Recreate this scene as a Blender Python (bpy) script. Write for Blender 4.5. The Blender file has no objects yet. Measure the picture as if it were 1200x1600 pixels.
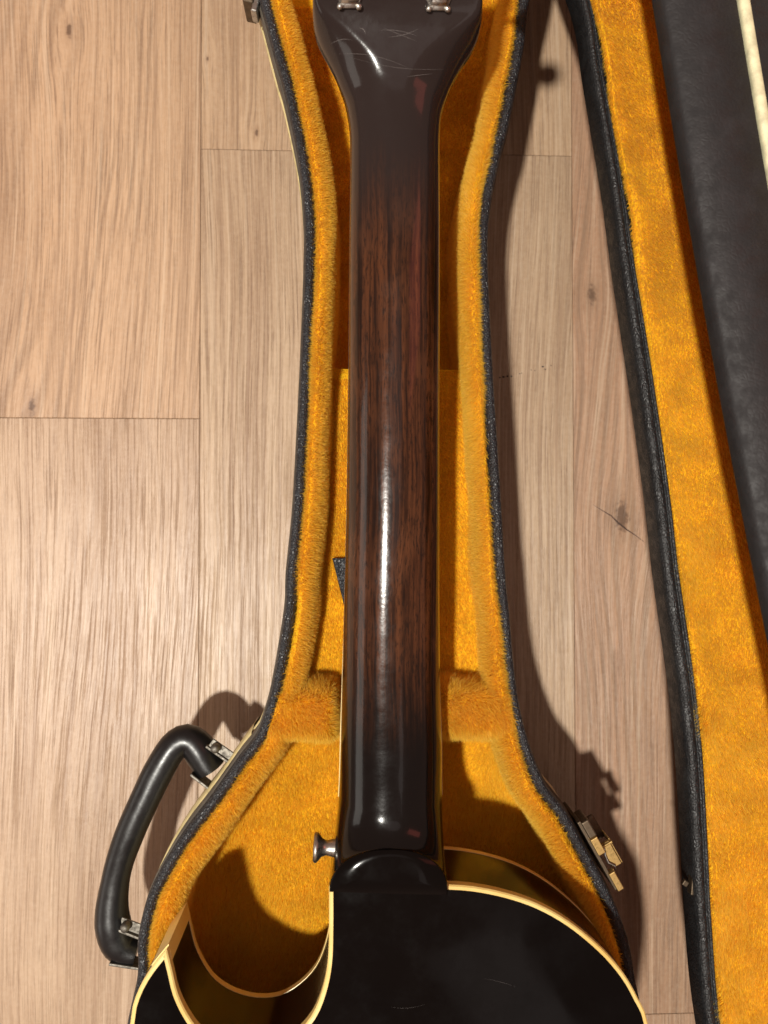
import bpy, bmesh, math, random
import numpy as np
from mathutils import Vector, Matrix, geometry
S = bpy.context.scene
C = S.collection
rng = np.random.default_rng(7)
random.seed(7)
# ------------------------------------------------------------------ camera
CAMZ = 0.50
FPX = 1215.0
cam_d = bpy.data.cameras.new('camera'); cam = bpy.data.objects.new('camera', cam_d); C.objects.link(cam)
cam_d.sensor_fit = 'VERTICAL'; cam_d.sensor_height = 24.0; cam_d.lens = 24.0*FPX/1600.0
cam_d.clip_start = 0.01; cam_d.clip_end = 50
down = Vector((-50/FPX, -25/FPX, -1)).normalized()
RQ = down.rotation_difference(Vector((0, 0, -1)))
cam.rotation_mode = 'QUATERNION'; cam.rotation_quaternion = RQ
cam.location = (0, 0, CAMZ)
cam_d.dof.use_dof = True; cam_d.dof.focus_distance = 0.40; cam_d.dof.aperture_fstop = 6.0
S.camera = cam
S.render.resolution_x = 768; S.render.resolution_y = 1024
# ------------------------------------------------------------------ view, world, lamps
S.view_settings.view_transform = 'Standard'; S.view_settings.look = 'None'
S.view_settings.exposure = 0.0; S.view_settings.gamma = 1.0
W = bpy.data.worlds.new('World'); S.world = W; W.use_nodes = True
W.node_tree.nodes['Background'].inputs[0].default_value = (1.0, 0.60, 0.46, 1)
W.node_tree.nodes['Background'].inputs[1].default_value = 0.32

def lamp(name, loc, target, energy, color, size, shape='DISK', size_y=None):
    d = bpy.data.lights.new(name, 'AREA'); d.shape = shape; d.size = size
    if size_y: d.size_y = size_y
    d.energy = energy; d.color = color
    o = bpy.data.objects.new(name, d); C.objects.link(o); o.location = loc
    o.rotation_euler = (Vector(target)-Vector(loc)).to_track_quat('-Z', 'Y').to_euler()
    return o
lamp('key_lamp', (-0.55, -0.36, 2.1), (0, 0, 0), 56, (1.0, 0.96, 0.87), 0.10)
lamp('ceiling_glow', (0.12, 0.02, 2.3), (0.12, 0.02, 0), 0.65, (1.0, 0.88, 0.86), 0.85, 'DISK')
lamp('added_back_glow', (0.60, -1.25, 2.2), (0.1, -0.3, 0), 0.8, (1.0, 0.9, 0.85), 0.45, 'RECTANGLE', 0.8)  # added lamp, puts a faint grey reflection on the guitar back
lamp('window_glow', (-1.6, -0.45, 0.55), (0, -0.1, 0.1), 4.5, (1.0, 0.95, 0.86), 1.4, 'RECTANGLE', 0.60)
lamp('red_object_bounce', (0.95, 0.32, 1.10), (0.15, 0.0, 0), 1.1, (1.0, 0.20, 0.15), 0.30, 'RECTANGLE', 0.7)  # lamp added as bounce off an unseen red object, reddens the fill

# ------------------------------------------------------------------ helpers
def P(px, py, z):
    """a point of the photograph seen at height z, as world metres"""
    v = RQ @ Vector(((px-600)/FPX, -(py-800)/FPX, -1.0))
    k = (CAMZ-z)/(-v.z)
    return Vector((v.x*k, v.y*k, z))
def PX(pts, z): return [P(x, y, z) for x, y in pts]

def link(name, mesh, mat=None, parent=None, smooth=False):
    o = bpy.data.objects.new(name, mesh); C.objects.link(o)
    if mat is not None and not mesh.materials: mesh.materials.append(mat)
    if parent is not None: o.parent = parent
    if smooth: mesh.polygons.foreach_set('use_smooth', [True]*len(mesh.polygons))
    return o
def mesh_from(verts, faces, name='mesh'):
    m = bpy.data.meshes.new(name)
    m.from_pydata([tuple(v) for v in verts], [], [tuple(f) for f in faces]); m.update()
    return m
def empty(name, loc, label, cat, group=None):
    o = bpy.data.objects.new(name, None); C.objects.link(o); o.location = loc
    o['label'] = label; o['category'] = cat
    if group: o['group'] = group
    return o
def setparent(o, p):
    """parent keeping world coordinates (meshes are written in world metres)"""
    o.parent = p; o.matrix_parent_inverse = Matrix.Translation(p.matrix_basis.translation).inverted()
    return o
def part(name, verts, faces, mat, parent, smooth=True, bevel=0, sub=0, angle=None):
    o = link(name, mesh_from(verts, faces, name), mat, None, smooth)
    if bevel:
        b = o.modifiers.new('bevel', 'BEVEL'); b.width = bevel; b.segments = 3; b.limit_method = 'ANGLE'; b.angle_limit = math.radians(35)
    if sub:
        s = o.modifiers.new('sub', 'SUBSURF'); s.levels = sub; s.render_levels = sub
    if parent is not None: rootparent(o, parent)
    return o
def rootparent(o, p):
    o.parent = p
    # all meshes are in world metres: cancel the world offset of the parent chain
    off = Vector((0, 0, 0)); q = p
    while q is not None:
        off += q.location; q = q.parent
    inv = Vector((0, 0, 0)); q = p
    # children of meshes: mesh objects have location 0 plus their own inverse
    o.matrix_parent_inverse = world_mat(p).inverted()
def world_mat(o):
    m = Matrix.LocRotScale(o.location, o.rotation_euler, o.scale)
    if o.parent is not None: m = world_mat(o.parent) @ o.matrix_parent_inverse @ m
    return m
def catmull(pts, step, closed=False):
    p = np.array([[v[0], v[1]] for v in pts], float)
    n = len(p); out = []
    rngs = range(n) if closed else range(n-1)
    for i in rngs:
        if closed: a, b, c, d = p[(i-1) % n], p[i], p[(i+1) % n], p[(i+2) % n]
        else: a, b, c, d = p[max(i-1, 0)], p[i], p[i+1], p[min(i+2, n-1)]
        k = max(1, int(round(np.linalg.norm(c-b)/step)))
        for j in range(k):
            t = j/k
            out.append(0.5*((2*b)+(-a+c)*t+(2*a-5*b+4*c-d)*t*t+(-a+3*b-3*c+d)*t**3))
    if not closed: out.append(p[-1])
    return np.array(out)
def normals2(p, closed=True):
    """left-hand normals with mitre length"""
    n = len(p)
    if closed: prv, nxt = np.roll(p, 1, 0), np.roll(p, -1, 0)
    else:
        prv = np.vstack([2*p[0]-p[1], p[:-1]]); nxt = np.vstack([p[1:], 2*p[-1]-p[-2]])
    a = p-prv; b = nxt-p
    a /= np.linalg.norm(a, axis=1)[:, None]+1e-12; b /= np.linalg.norm(b, axis=1)[:, None]+1e-12
    na = np.stack([-a[:, 1], a[:, 0]], 1); nb = np.stack([-b[:, 1], b[:, 0]], 1)
    m = na+nb; m /= np.linalg.norm(m, axis=1)[:, None]+1e-12
    c = np.clip((m*na).sum(1), 0.38, 1)
    return m/c[:, None]
def sweep(path, profile, closed=True, closed_profile=False, nrm=None, dz=None, scale=None):
    """profile = [(offset along the left normal, z)]; returns verts, faces"""
    if nrm is None: nrm = normals2(path, closed)
    n, k = len(path), len(profile)
    V = []
    for i in range(n):
        for d, z in profile:
            s = 1 if scale is None else scale[i]
            V.append((path[i, 0]+nrm[i, 0]*d*s, path[i, 1]+nrm[i, 1]*d*s, z+(0 if dz is None else dz[i])))
    F = []
    for i in range(n if closed else n-1):
        for j in range(k if closed_profile else k-1):
            a = i*k+j; b = i*k+(j+1) % k; c = ((i+1) % n)*k+(j+1) % k; d = ((i+1) % n)*k+j
            F.append((a, b, c, d))
    return V, F
def grid_faces(n, k, off=0):
    return [(off+i*k+j, off+i*k+j+1, off+(i+1)*k+j+1, off+(i+1)*k+j) for i in range(n-1) for j in range(k-1)]
def lathe(prof, axis_o, axis_d, seg=32):
    """prof = [(t along the axis, radius)]"""
    axis_d = Vector(axis_d).normalized(); u = axis_d.orthogonal().normalized(); w = axis_d.cross(u)
    V = []; k = len(prof)
    for i in range(seg):
        a = 2*math.pi*i/seg
        for t, r in prof: V.append(Vector(axis_o)+axis_d*t+(u*math.cos(a)+w*math.sin(a))*r)
    F = [(i*k+j, ((i+1) % seg)*k+j, ((i+1) % seg)*k+j+1, i*k+j+1) for i in range(seg) for j in range(k-1)]
    return V, F
def obox(c, ax, ay, az, sx, sy, sz):
    """oriented box: centre, three axes, three full sizes"""
    c, ax, ay, az = Vector(c), Vector(ax).normalized(), Vector(ay).normalized(), Vector(az).normalized()
    V = [c+ax*(x*sx/2)+ay*(y*sy/2)+az*(z*sz/2) for x in (-1, 1) for y in (-1, 1) for z in (-1, 1)]
    F = [(0, 1, 3, 2), (4, 6, 7, 5), (0, 4, 5, 1), (2, 3, 7, 6), (0, 2, 6, 4), (1, 5, 7, 3)]
    return V, F
def join(*vf):
    V = []; F = []
    for v, f in vf:
        o = len(V); V += list(v); F += [tuple(i+o for i in q) for q in f]
    return V, F
def tube(path, radii, seg=16, flat=1.0):
    """path of 3-D points, radii in plane; flat = height/width; capped round"""
    path = [Vector(p) for p in path]; n = len(path); V = []; F = []
    for i, p in enumerate(path):
        t = (path[min(i+1, n-1)]-path[max(i-1, 0)]).normalized()
        up = Vector((0, 0, 1)); s = t.cross(up).normalized(); u = s.cross(t)
        fl = flat[i] if isinstance(flat, (list, tuple, np.ndarray)) else flat
        for j in range(seg):
            a = 2*math.pi*j/seg
            V.append(p+s*math.cos(a)*radii[i]+u*math.sin(a)*radii[i]*fl)
    for i in range(n-1):
        for j in range(seg):
            F.append((i*seg+j, i*seg+(j+1) % seg, (i+1)*seg+(j+1) % seg, (i+1)*seg+j))
    F.append(tuple(range(seg))[::-1]); F.append(tuple((n-1)*seg+j for j in range(seg)))
    return V, F

# ------------------------------------------------------------------ materials
def newmat(name):
    m = bpy.data.materials.new(name); m.use_nodes = True
    nt = m.node_tree; b = nt.nodes['Principled BSDF']
    return m, nt, b
class G:
    """tiny node-graph helper"""
    def __init__(s, nt): s.nt = nt
    def n(s, t, **k):
        x = s.nt.nodes.new(t)
        for a, v in k.items(): setattr(x, a, v)
        return x
    def put(s, sock, v):
        if hasattr(v, 'is_output') or isinstance(v, bpy.types.NodeSocket): s.nt.links.new(v, sock)
        else: sock.default_value = v
    def math(s, op, a, b=0.0, c=0.0, clamp=False):
        x = s.n('ShaderNodeMath', operation=op, use_clamp=clamp)
        s.put(x.inputs[0], a); s.put(x.inputs[1], b); s.put(x.inputs[2], c)
        return x.outputs[0]
    def vec(s, op, a, b=(0, 0, 0)):
        x = s.n('ShaderNodeVectorMath', operation=op); s.put(x.inputs[0], a); s.put(x.inputs[1], b)
        return x.outputs[1] if op in ('LENGTH', 'DISTANCE', 'DOT_PRODUCT') else x.outputs[0]
    def xyz(s, x, y, z):
        c = s.n('ShaderNodeCombineXYZ'); s.put(c.inputs[0], x); s.put(c.inputs[1], y); s.put(c.inputs[2], z); return c.outputs[0]
    def noise(s, v, scale, detail=4, rough=0.55, dist=0.0):
        x = s.n('ShaderNodeTexNoise'); s.put(x.inputs['Vector'], v); x.inputs['Scale'].default_value = scale
        x.inputs['Detail'].default_value = detail; x.inputs['Roughness'].default_value = rough; x.inputs['Distortion'].default_value = dist
        return x.outputs['Fac']
    def ramp(s, f, lo, hi, a=0.0, b=1.0, smooth=True):
        x = s.n('ShaderNodeMapRange', interpolation_type='SMOOTHSTEP' if smooth else 'LINEAR')
        s.put(x.inputs[0], f); s.put(x.inputs[1], lo); s.put(x.inputs[2], hi); s.put(x.inputs[3], a); s.put(x.inputs[4], b)
        return x.outputs[0]
    def mix(s, f, a, b, mode='MIX'):
        x = s.n('ShaderNodeMix', data_type='RGBA', blend_type=mode)
        s.put(x.inputs[0], f)
        s.put(x.inputs[6], a if not isinstance(a, tuple) else (*a[:3], 1)); s.put(x.inputs[7], b if not isinstance(b, tuple) else (*b[:3], 1))
        return x.outputs[2]
    def bump(s, h, strength, dist, nrm=None):
        x = s.n('ShaderNodeBump'); x.inputs['Strength'].default_value = strength; x.inputs['Distance'].default_value = dist
        s.put(x.inputs['Height'], h)
        if nrm is not None: s.put(x.inputs['Normal'], nrm)
        return x.outputs[0]
    def geo(s): return s.n('ShaderNodeTexCoord').outputs['Object']

def mat_plank():
    m, nt, b = newmat('oak_plank'); g = G(nt)
    oc = g.n('ShaderNodeTexCoord').outputs['Object']
    def attr(nm):
        a = g.n('ShaderNodeAttribute', attribute_type='OBJECT', attribute_name=nm); return a
    seed = attr('seed').outputs['Fac']
    sep = g.n('ShaderNodeSeparateXYZ'); nt.links.new(oc, sep.inputs[0]); x, y = sep.outputs[0], sep.outputs[1]
    # knots bend the grain
    knots = []; xs = x
    for nm in ('knot_a', 'knot_b'):
        kv = attr(nm).outputs['Vector']; ks = g.n('ShaderNodeSeparateXYZ'); nt.links.new(kv, ks.inputs[0])
        dx = g.math('SUBTRACT', x, ks.outputs[0]); dy = g.math('MULTIPLY', g.math('SUBTRACT', y, ks.outputs[1]), 0.42)
        r2 = g.math('ADD', g.math('MULTIPLY', dx, dx), g.math('MULTIPLY', dy, dy)); sz = ks.outputs[2]
        q = g.math('DIVIDE', r2, g.math('MULTIPLY', g.math('MULTIPLY', sz, sz), 10.0))
        w = g.math('EXPONENT', g.math('MULTIPLY', q, -1.0))
        xs = g.math('SUBTRACT', xs, g.math('MULTIPLY', g.math('MULTIPLY', dx, w), 0.62))
        knots.append(g.math('DIVIDE', g.math('SQRT', r2), sz))
    # slow bending of the grain
    lowv = g.xyz(g.math('MULTIPLY', xs, 5.0), g.math('MULTIPLY', y, 1.3), g.math('MULTIPLY', seed, 17.3))
    bend = g.math('SUBTRACT', g.noise(lowv, 1.0, 2, 0.5), 0.5)
    medv = g.xyz(g.math('MULTIPLY', xs, 18.0), g.math('MULTIPLY', y, 6.0), g.math('MULTIPLY', seed, 9.1))
    bend2 = g.math('MULTIPLY', g.math('SUBTRACT', g.noise(medv, 1.0, 2, 0.5), 0.5), 0.42)
    xb = g.math('ADD', xs, g.math('ADD', g.math('MULTIPLY', bend, 0.065), g.math('MULTIPLY', bend2, 0.010)))
    # cathedral field: parabolic arches round an off-centre axis
    ca = attr('arch').outputs['Vector']; cs = g.n('ShaderNodeSeparateXYZ'); nt.links.new(ca, cs.inputs[0])
    ax = g.math('SUBTRACT', xb, cs.outputs[0]); ay = g.math('SUBTRACT', y, cs.outputs[1])
    rr = g.math('SQRT', g.math('ADD', g.math('MULTIPLY', ax, ax), g.math('MULTIPLY', g.math('MULTIPLY', ay, ay), 0.012)))
    field = g.math('MULTIPLY', rr, 1.0)
    rings = g.math('SINE', g.math('ADD', g.math('MULTIPLY', field, 1150.0), g.math('MULTIPLY', bend2, 9.0)))
    ringm = g.ramp(rings, -0.2, 1.0)
    ringvar = g.ramp(g.noise(g.xyz(g.math('MULTIPLY', field, 60.0), g.math('MULTIPLY', y, 4.0), seed), 1.0, 2), 0.38, 0.62)
    ringm = g.math('MULTIPLY', ringm, g.math('MULTIPLY', ringvar, cs.outputs[2]))
    # pores: short dark dashes
    pv = g.xyz(g.math('MULTIPLY', xb, 860.0), g.math('MULTIPLY', y, 12.0), g.math('MULTIPLY', seed, 3.7))
    pn = g.noise(pv, 1.0, 5, 0.68)
    pv2 = g.xyz(g.math('MULTIPLY', xb, 1900.0), g.math('MULTIPLY', y, 60.0), g.math('MULTIPLY', seed, 5.7))
    pn2 = g.noise(pv2, 1.0, 2, 0.6)
    pore = g.ramp(pn, 0.50, 0.68); pore2 = g.ramp(pn2, 0.52, 0.68)
    light = g.ramp(pn, 0.47, 0.30)
    band = g.noise(g.xyz(g.math('MULTIPLY', xb, 42.0), g.math('MULTIPLY', y, 2.2), g.math('MULTIPLY', seed, 2.1)), 1.0, 4, 0.6)
    blotch = g.noise(g.xyz(g.math('MULTIPLY', xb, 9.0), g.math('MULTIPLY', y, 5.0), g.math('MULTIPLY', seed, 7.7)), 1.0, 4, 0.6)
    fineb = g.noise(oc, 330.0, 3, 0.7)
    tint = attr('tint').outputs['Color']
    col = g.mix(g.ramp(blotch, 0.3, 0.7), (0.56, 0.405, 0.275), (0.46, 0.315, 0.205))
    col = g.mix(1.0, col, tint, 'MULTIPLY')
    col = g.mix(g.ramp(band, 0.35, 0.75, 0.0, 0.55), col, (0.33, 0.205, 0.125))
    col = g.mix(g.math('MULTIPLY', ringm, 0.55), col, (0.25, 0.15, 0.09))
    col = g.mix(g.math('MULTIPLY', light, 0.35), col, (0.66, 0.52, 0.38))
    dens = g.ramp(g.noise(g.xyz(g.math('MULTIPLY', xb, 30.0), g.math('MULTIPLY', y, 7.0), g.math('MULTIPLY', seed, 1.3)), 1.0, 3), 0.3, 0.7, 0.25, 0.85)
    col = g.mix(g.math('MULTIPLY', pore, dens), col, (0.20, 0.115, 0.07))
    col = g.mix(g.math('MULTIPLY', pore2, 0.45), col, (0.22, 0.13, 0.08))
    col = g.mix(g.ramp(fineb, 0.3, 0.8, 0.0, 0.14), col, (0.75, 0.62, 0.48))
    sv = g.noise(g.xyz(g.math('MULTIPLY', xb, 360.0), g.math('MULTIPLY', y, 3.2), g.math('MULTIPLY', seed, 4.4)), 1.0, 4, 0.65)
    col = g.mix(g.ramp(sv, 0.5, 0.68, 0.0, 0.55), col, (0.30, 0.185, 0.115))
    col = g.mix(g.ramp(sv, 0.46, 0.32, 0.0, 0.35), col, (0.68, 0.53, 0.38))
    for kd in knots:
        nk = g.noise(oc, 300.0, 3)
        kd2 = g.math('ADD', kd, g.math('MULTIPLY', g.math('SUBTRACT', nk, 0.5), 0.9))
        col = g.mix(g.ramp(kd2, 1.5, 0.2, 0.0, 0.45), col, (0.30, 0.18, 0.11))
        col = g.mix(g.ramp(kd2, 0.55, 0.15, 0.0, 0.75), col, (0.10, 0.055, 0.035))
    nt.links.new(col, b.inputs['Base Color'])
    h = g.math('SUBTRACT', g.math('MULTIPLY', light, 0.35), g.math('ADD', g.math('MULTIPLY', pore, 1.0), g.math('MULTIPLY', ringm, 0.7)))
    h = g.math('ADD', h, g.math('MULTIPLY', fineb, 0.4))
    nt.links.new(g.bump(h, 0.6, 0.00030), b.inputs['Normal'])
    nt.links.new(g.ramp(pore, 0, 1, 0.40, 0.62), b.inputs['Roughness'])
    b.inputs['Specular IOR Level'].default_value = 0.5
    return m

def mat_leather(name='black_leatherette', col=(0.014, 0.0155, 0.019), scale=1.0, rough=0.42, strength=0.9):
    m, nt, b = newmat(name); g = G(nt); c = g.geo()
    v = g.n('ShaderNodeTexVoronoi', feature='DISTANCE_TO_EDGE')
    w = g.n('ShaderNodeVectorMath', operation='ADD')
    nn = g.n('ShaderNodeTexNoise'); nt.links.new(c, nn.inputs['Vector']); nn.inputs['Scale'].default_value = 260*scale
    sc = g.vec('SCALE', nn.outputs['Color']); 
    sc.node.inputs['Scale'].default_value = 0.0016
    nt.links.new(c, w.inputs[0]); nt.links.new(sc, w.inputs[1])
    nt.links.new(w.outputs[0], v.inputs['Vector']); v.inputs['Scale'].default_value = 620*scale
    cells = g.ramp(v.outputs['Distance'], 0.0, 0.28)
    big = g.noise(c, 210*scale, 3, 0.6)
    h = g.math('ADD', g.math('MULTIPLY', cells, 0.6), g.math('MULTIPLY', big, 1.1))
    nt.links.new(g.bump(h, strength, 0.0007), b.inputs['Normal'])
    wear = g.noise(c, 60, 4, 0.65)
    cc = g.mix(g.ramp(wear, 0.45, 0.8, 0, 0.5), col, tuple(k*2.4+0.004 for k in col))
    nt.links.new(cc, b.inputs['Base Color'])
    nt.links.new(g.ramp(big, 0.3, 0.7, rough-0.08, rough+0.15), b.inputs['Roughness'])
    b.inputs['Specular IOR Level'].default_value = 0.55
    return m
def mat_plush(name, base, tipc, blades):
    m, nt, b = newmat(name); g = G(nt); c = g.geo()
    n1 = g.noise(c, 55, 3, 0.6); n2 = g.noise(c, 900, 2, 0.7)
    dark = tuple(k*0.55 for k in base)
    n3 = g.noise(c, 170, 3, 0.6, 0.6)
    col = g.mix(g.ramp(n1, 0.3, 0.7), tuple(k*0.88 for k in base), base)
    col = g.mix(g.ramp(n3, 0.42, 0.62, 0.0, 0.30), col, (base[0]*0.9, base[1]*0.72, base[2]))
    if blades:
        a = g.n('ShaderNodeAttribute', attribute_type='GEOMETRY', attribute_name='tip').outputs['Fac']
        r = g.n('ShaderNodeAttribute', attribute_type='GEOMETRY', attribute_name='rand').outputs['Fac']
        col = g.mix(g.ramp(a, 0.15, 1.0, smooth=False), col, tipc)
        col = g.mix(g.ramp(r, 0.0, 1.0, 0.0, 0.35), col, tuple(k*0.72 for k in base))
    else:
        col = g.mix(g.ramp(n2, 0.35, 0.65, 0.0, 0.6), col, dark)
        nt.links.new(g.bump(n2, 0.9, 0.001), b.inputs['Normal'])
    nt.links.new(col, b.inputs['Base Color'])
    b.inputs['Roughness'].default_value = 0.75 if not blades else 0.45
    b.inputs['Specular IOR Level'].default_value = 0.15 if not blades else 0.35
    if blades:
        b.inputs['Sheen Weight'].default_value = 0.55; b.inputs['Sheen Roughness'].default_value = 0.45; b.inputs['Sheen Tint'].default_value = (1.0, 0.72, 0.22, 1)
        tr = g.n('ShaderNodeBsdfTranslucent'); nt.links.new(col, tr.inputs['Color'])
        mx = g.n('ShaderNodeMixShader'); mx.inputs[0].default_value = 0.48
        out = nt.nodes['Material Output']
        nt.links.new(b.outputs[0], mx.inputs[1]); nt.links.new(tr.outputs[0], mx.inputs[2]); nt.links.new(mx.outputs[0], out.inputs['Surface'])
    return m
def mat_neck():
    m, nt, b = newmat('lacquered_mahogany'); g = G(nt); c = g.geo()
    sep = g.n('ShaderNodeSeparateXYZ'); nt.links.new(c, sep.inputs[0]); x, y, z = sep.outputs
    wob = g.math('SUBTRACT', g.noise(g.xyz(g.math('MULTIPLY', x, 14), g.math('MULTIPLY', y, 9), 0.0), 1.0, 3), 0.5)
    xb = g.math('ADD', x, g.math('MULTIPLY', wob, 0.008))
    s1 = g.noise(g.xyz(g.math('MULTIPLY', xb, 640), g.math('MULTIPLY', y, 11), g.math('MULTIPLY', z, 30)), 1.0, 4, 0.6)
    s2 = g.noise(g.xyz(g.math('MULTIPLY', xb, 1500), g.math('MULTIPLY', y, 190), g.math('MULTIPLY', z, 90)), 1.0, 3, 0.65)
    s3 = g.noise(g.xyz(g.math('MULTIPLY', xb, 60), g.math('MULTIPLY', y, 22), 0.0), 1.0, 3, 0.6)
    col = g.mix(g.ramp(s1, 0.35, 0.66), (0.010, 0.004, 0.0026), (0.078, 0.0265, 0.0105))
    col = g.mix(g.ramp(s3, 0.45, 0.75, 0, 0.6), col, (0.105, 0.038, 0.0155))
    col = g.mix(g.ramp(s2, 0.48, 0.66, 0, 0.85), col, (0.012, 0.006, 0.004))
    # the black stain of the heel and of the headstock
    col = g.mix(g.ramp(g.math('ADD', y, g.math('MULTIPLY', s3, 0.03)), -0.03, -0.095), col, (0.0025, 0.002, 0.002))
    col = g.mix(g.ramp(g.math('ADD', y, g.math('MULTIPLY', s3, 0.03)), 0.13, 0.19), col, (0.020, 0.014, 0.013))
    nt.links.new(col, b.inputs['Base Color'])
    sc = g.noise(c, 500, 3)
    wear = g.noise(c, 70, 4, 0.7)
    nt.links.new(g.ramp(wear, 0.35, 0.7, 0.15, 0.23), b.inputs['Roughness'])
    b.inputs['Specular IOR Level'].default_value = 0.2; b.inputs['Coat Weight'].default_value = 0.38; b.inputs['Coat Roughness'].default_value = 0.06
    nt.links.new(g.bump(g.math('ADD', sc, g.math('MULTIPLY', wear, 0.5)), 0.07, 0.0006), b.inputs['Normal'])
    nt.links.new(g.bump(g.math('ADD', g.math('MULTIPLY', sc, .25), wear), 0.025, 0.0006), b.inputs['Coat Normal'])
    return m
def mat_gloss(name, col, col2=None, rough=0.08, scr=True):
    m, nt, b = newmat(name); g = G(nt); c = g.geo()
    n = g.noise(c, 9, 3)
    cc = g.mix(g.ramp(n, 0.3, 0.7), col, col2 or col)
    if scr:
        # tiny pale nicks
        d = g.n('ShaderNodeTexVoronoi', feature='F1'); d.inputs['Scale'].default_value = 130
        q = g.vec('MULTIPLY', c, (1.0, 0.35, 1.0)); nt.links.new(q, d.inputs['Vector'])
        gate = g.ramp(g.noise(c, 45, 2), 0.63, 0.70)
        cc = g.mix(g.math('MULTIPLY', g.ramp(d.outputs['Distance'], 0.035, 0.02), gate), cc, (0.30, 0.27, 0.24))
    nt.links.new(cc, b.inputs['Base Color'])
    w = g.noise(c, 40, 4, 0.7)
    nt.links.new(g.ramp(w, 0.3, 0.75, rough, rough+0.16), b.inputs['Roughness'])
    b.inputs['Coat Weight'].default_value = 0.0; b.inputs['Specular IOR Level'].default_value = 0.15
    nt.links.new(g.bump(g.noise(c, 25, 2), 0.05, 0.001), b.inputs['Normal'])
    return m
def mat_ivory():
    m, nt, b = newmat('aged_ivory_binding'); g = G(nt); c = g.geo()
    n = g.noise(c, 38, 4, 0.65)
    nt.links.new(g.mix(g.ramp(n, 0.3, 0.75), (0.82, 0.64, 0.25), (0.74, 0.50, 0.15)), b.inputs['Base Color'])
    b.inputs['Roughness'].default_value = 0.33; b.inputs['Subsurface Weight'].default_value = 0.0
    return m
def mat_metal(name, col, rough=0.3, spots=True):
    m, nt, b = newmat(name); g = G(nt); c = g.geo()
    n = g.noise(c, 400, 4, 0.7)
    nt.links.new(g.mix(g.ramp(n, 0.4, 0.75, 0, 0.75 if spots else 0.2), col, tuple(k*0.4 for k in col)), b.inputs['Base Color'])
    b.inputs['Metallic'].default_value = 1.0
    nt.links.new(g.ramp(n, 0.3, 0.7, rough, rough+0.25), b.inputs['Roughness'])
    nt.links.new(g.bump(n, 0.2, 0.0003), b.inputs['Normal'])
    return m
def mat_simple(name, col, rough):
    m, nt, b = newmat(name); g = G(nt); c = g.geo()
    n = g.noise(c, 150, 4, 0.65)
    nt.links.new(g.mix(g.ramp(n, 0.3, 0.75), col, tuple(k*0.6 for k in col)), b.inputs['Base Color'])
    nt.links.new(g.ramp(n, 0.3, 0.7, rough, rough+0.12), b.inputs['Roughness'])
    nt.links.new(g.bump(n, 0.25, 0.0004), b.inputs['Normal'])
    return m
M_plank = mat_plank()
M_leather = mat_leather()
M_leather2 = mat_leather('smooth_black_leatherette', (0.010, 0.009, 0.010), 0.7, 0.68, 0.16)
PB = (0.985, 0.58, 0.014); PT = (0.995, 0.77, 0.09)
M_plush = mat_plush('gold_plush_backing', (0.98, 0.55, 0.014), PT, False)
M_pile = mat_plush('gold_plush_pile', PB, PT, True)
M_pilet = mat_plush('gold_plush_long_pile', PB, (0.985, 0.72, 0.12), True)
M_neck = mat_neck()
M_black = mat_gloss('black_lacquer', (0.0015, 0.0013, 0.0013), (0.003, 0.0022, 0.002), 0.07)
M_side = mat_gloss('dark_brown_sunburst_lacquer', (0.016, 0.008, 0.004), (0.028, 0.014, 0.006), 0.12)
M_ivory = mat_ivory()
M_nickel = mat_metal('worn_nickel', (0.50, 0.48, 0.44), 0.24)
M_steel = mat_metal('dull_steel', (0.20, 0.185, 0.16), 0.45)
M_brass = mat_metal('tarnished_brass', (0.58, 0.40, 0.16), 0.40)
M_piping = mat_simple('pale_gold_piping', (0.72, 0.60, 0.30), 0.35)
M_handle = mat_simple('moulded_black_plastic', (0.006, 0.006, 0.0065), 0.28)
M_black_plain = mat_simple('black_plastic', (0.01, 0.01, 0.01), 0.3)
M_under = mat_simple('floor_underlay', (0.16, 0.10, 0.07), 0.8)
M_ink = mat_simple('dark_scuff', (0.02, 0.012, 0.012), 0.6)
M_rose = mat_simple('rosewood', (0.03, 0.014, 0.009), 0.4)

# ------------------------------------------------------------------ floor
V, F = obox((0, 0, -0.012), (1, 0, 0), (0, 1, 0), (0, 0, 1), 3.0, 3.2, 0.014)
floor = part('floor', V, F, M_under, None, False); floor['kind'] = 'structure'
ang = math.radians(0.42)
jx1 = P(312, 650, 0).x; jx2 = P(896, 650, 0).x; pw = jx2-jx1
Lp = 1.22
cols = [
    (jx1-2*pw, 0.30), (jx1-pw, P(100, 653, 0).y), (jx1, P(600, 238, 0).y), (jx2, P(1050, 1584, 0).y), (jx2+pw, 0.10)]
tints = [(1, 1, 1), (1.06, 0.93, 0.83), (0.97, 0.96, 0.94), (1.05, 0.98, 0.88), (0.93, 0.93, 0.92), (0.98, 0.88, 0.82), (0.98, 0.90, 0.84), (1, 0.98, 0.95), (1, 1, 1), (1, 0.95, 0.9)]
pm = None; k = 0
def plank_mesh(w, l):
    e = 0.00013; b = 0.00035
    x0, x1, y0, y1 = -w/2+e, w/2-e, -l/2+e, l/2-e
    V = [(x0, y0, -0.004), (x1, y0, -0.004), (x1, y1, -0.004), (x0, y1, -0.004),
         (x0, y0, -0.0003), (x1, y0, -0.0003), (x1, y1, -0.0003), (x0, y1, -0.0003),
         (x0+b, y0+b, 0), (x1-b, y0+b, 0), (x1-b, y1-b, 0), (x0+b, y1-b, 0)]
    F = [(8, 9, 10, 11)]
    for i in range(4):
        j = (i+1) % 4
        F += [(i, j, 4+j, 4+i), (4+i, 4+j, 8+j, 8+i)]
    return mesh_from(V, F, 'plank')
pmesh = plank_mesh(pw, Lp); pmesh.materials.append(M_plank)
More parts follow.
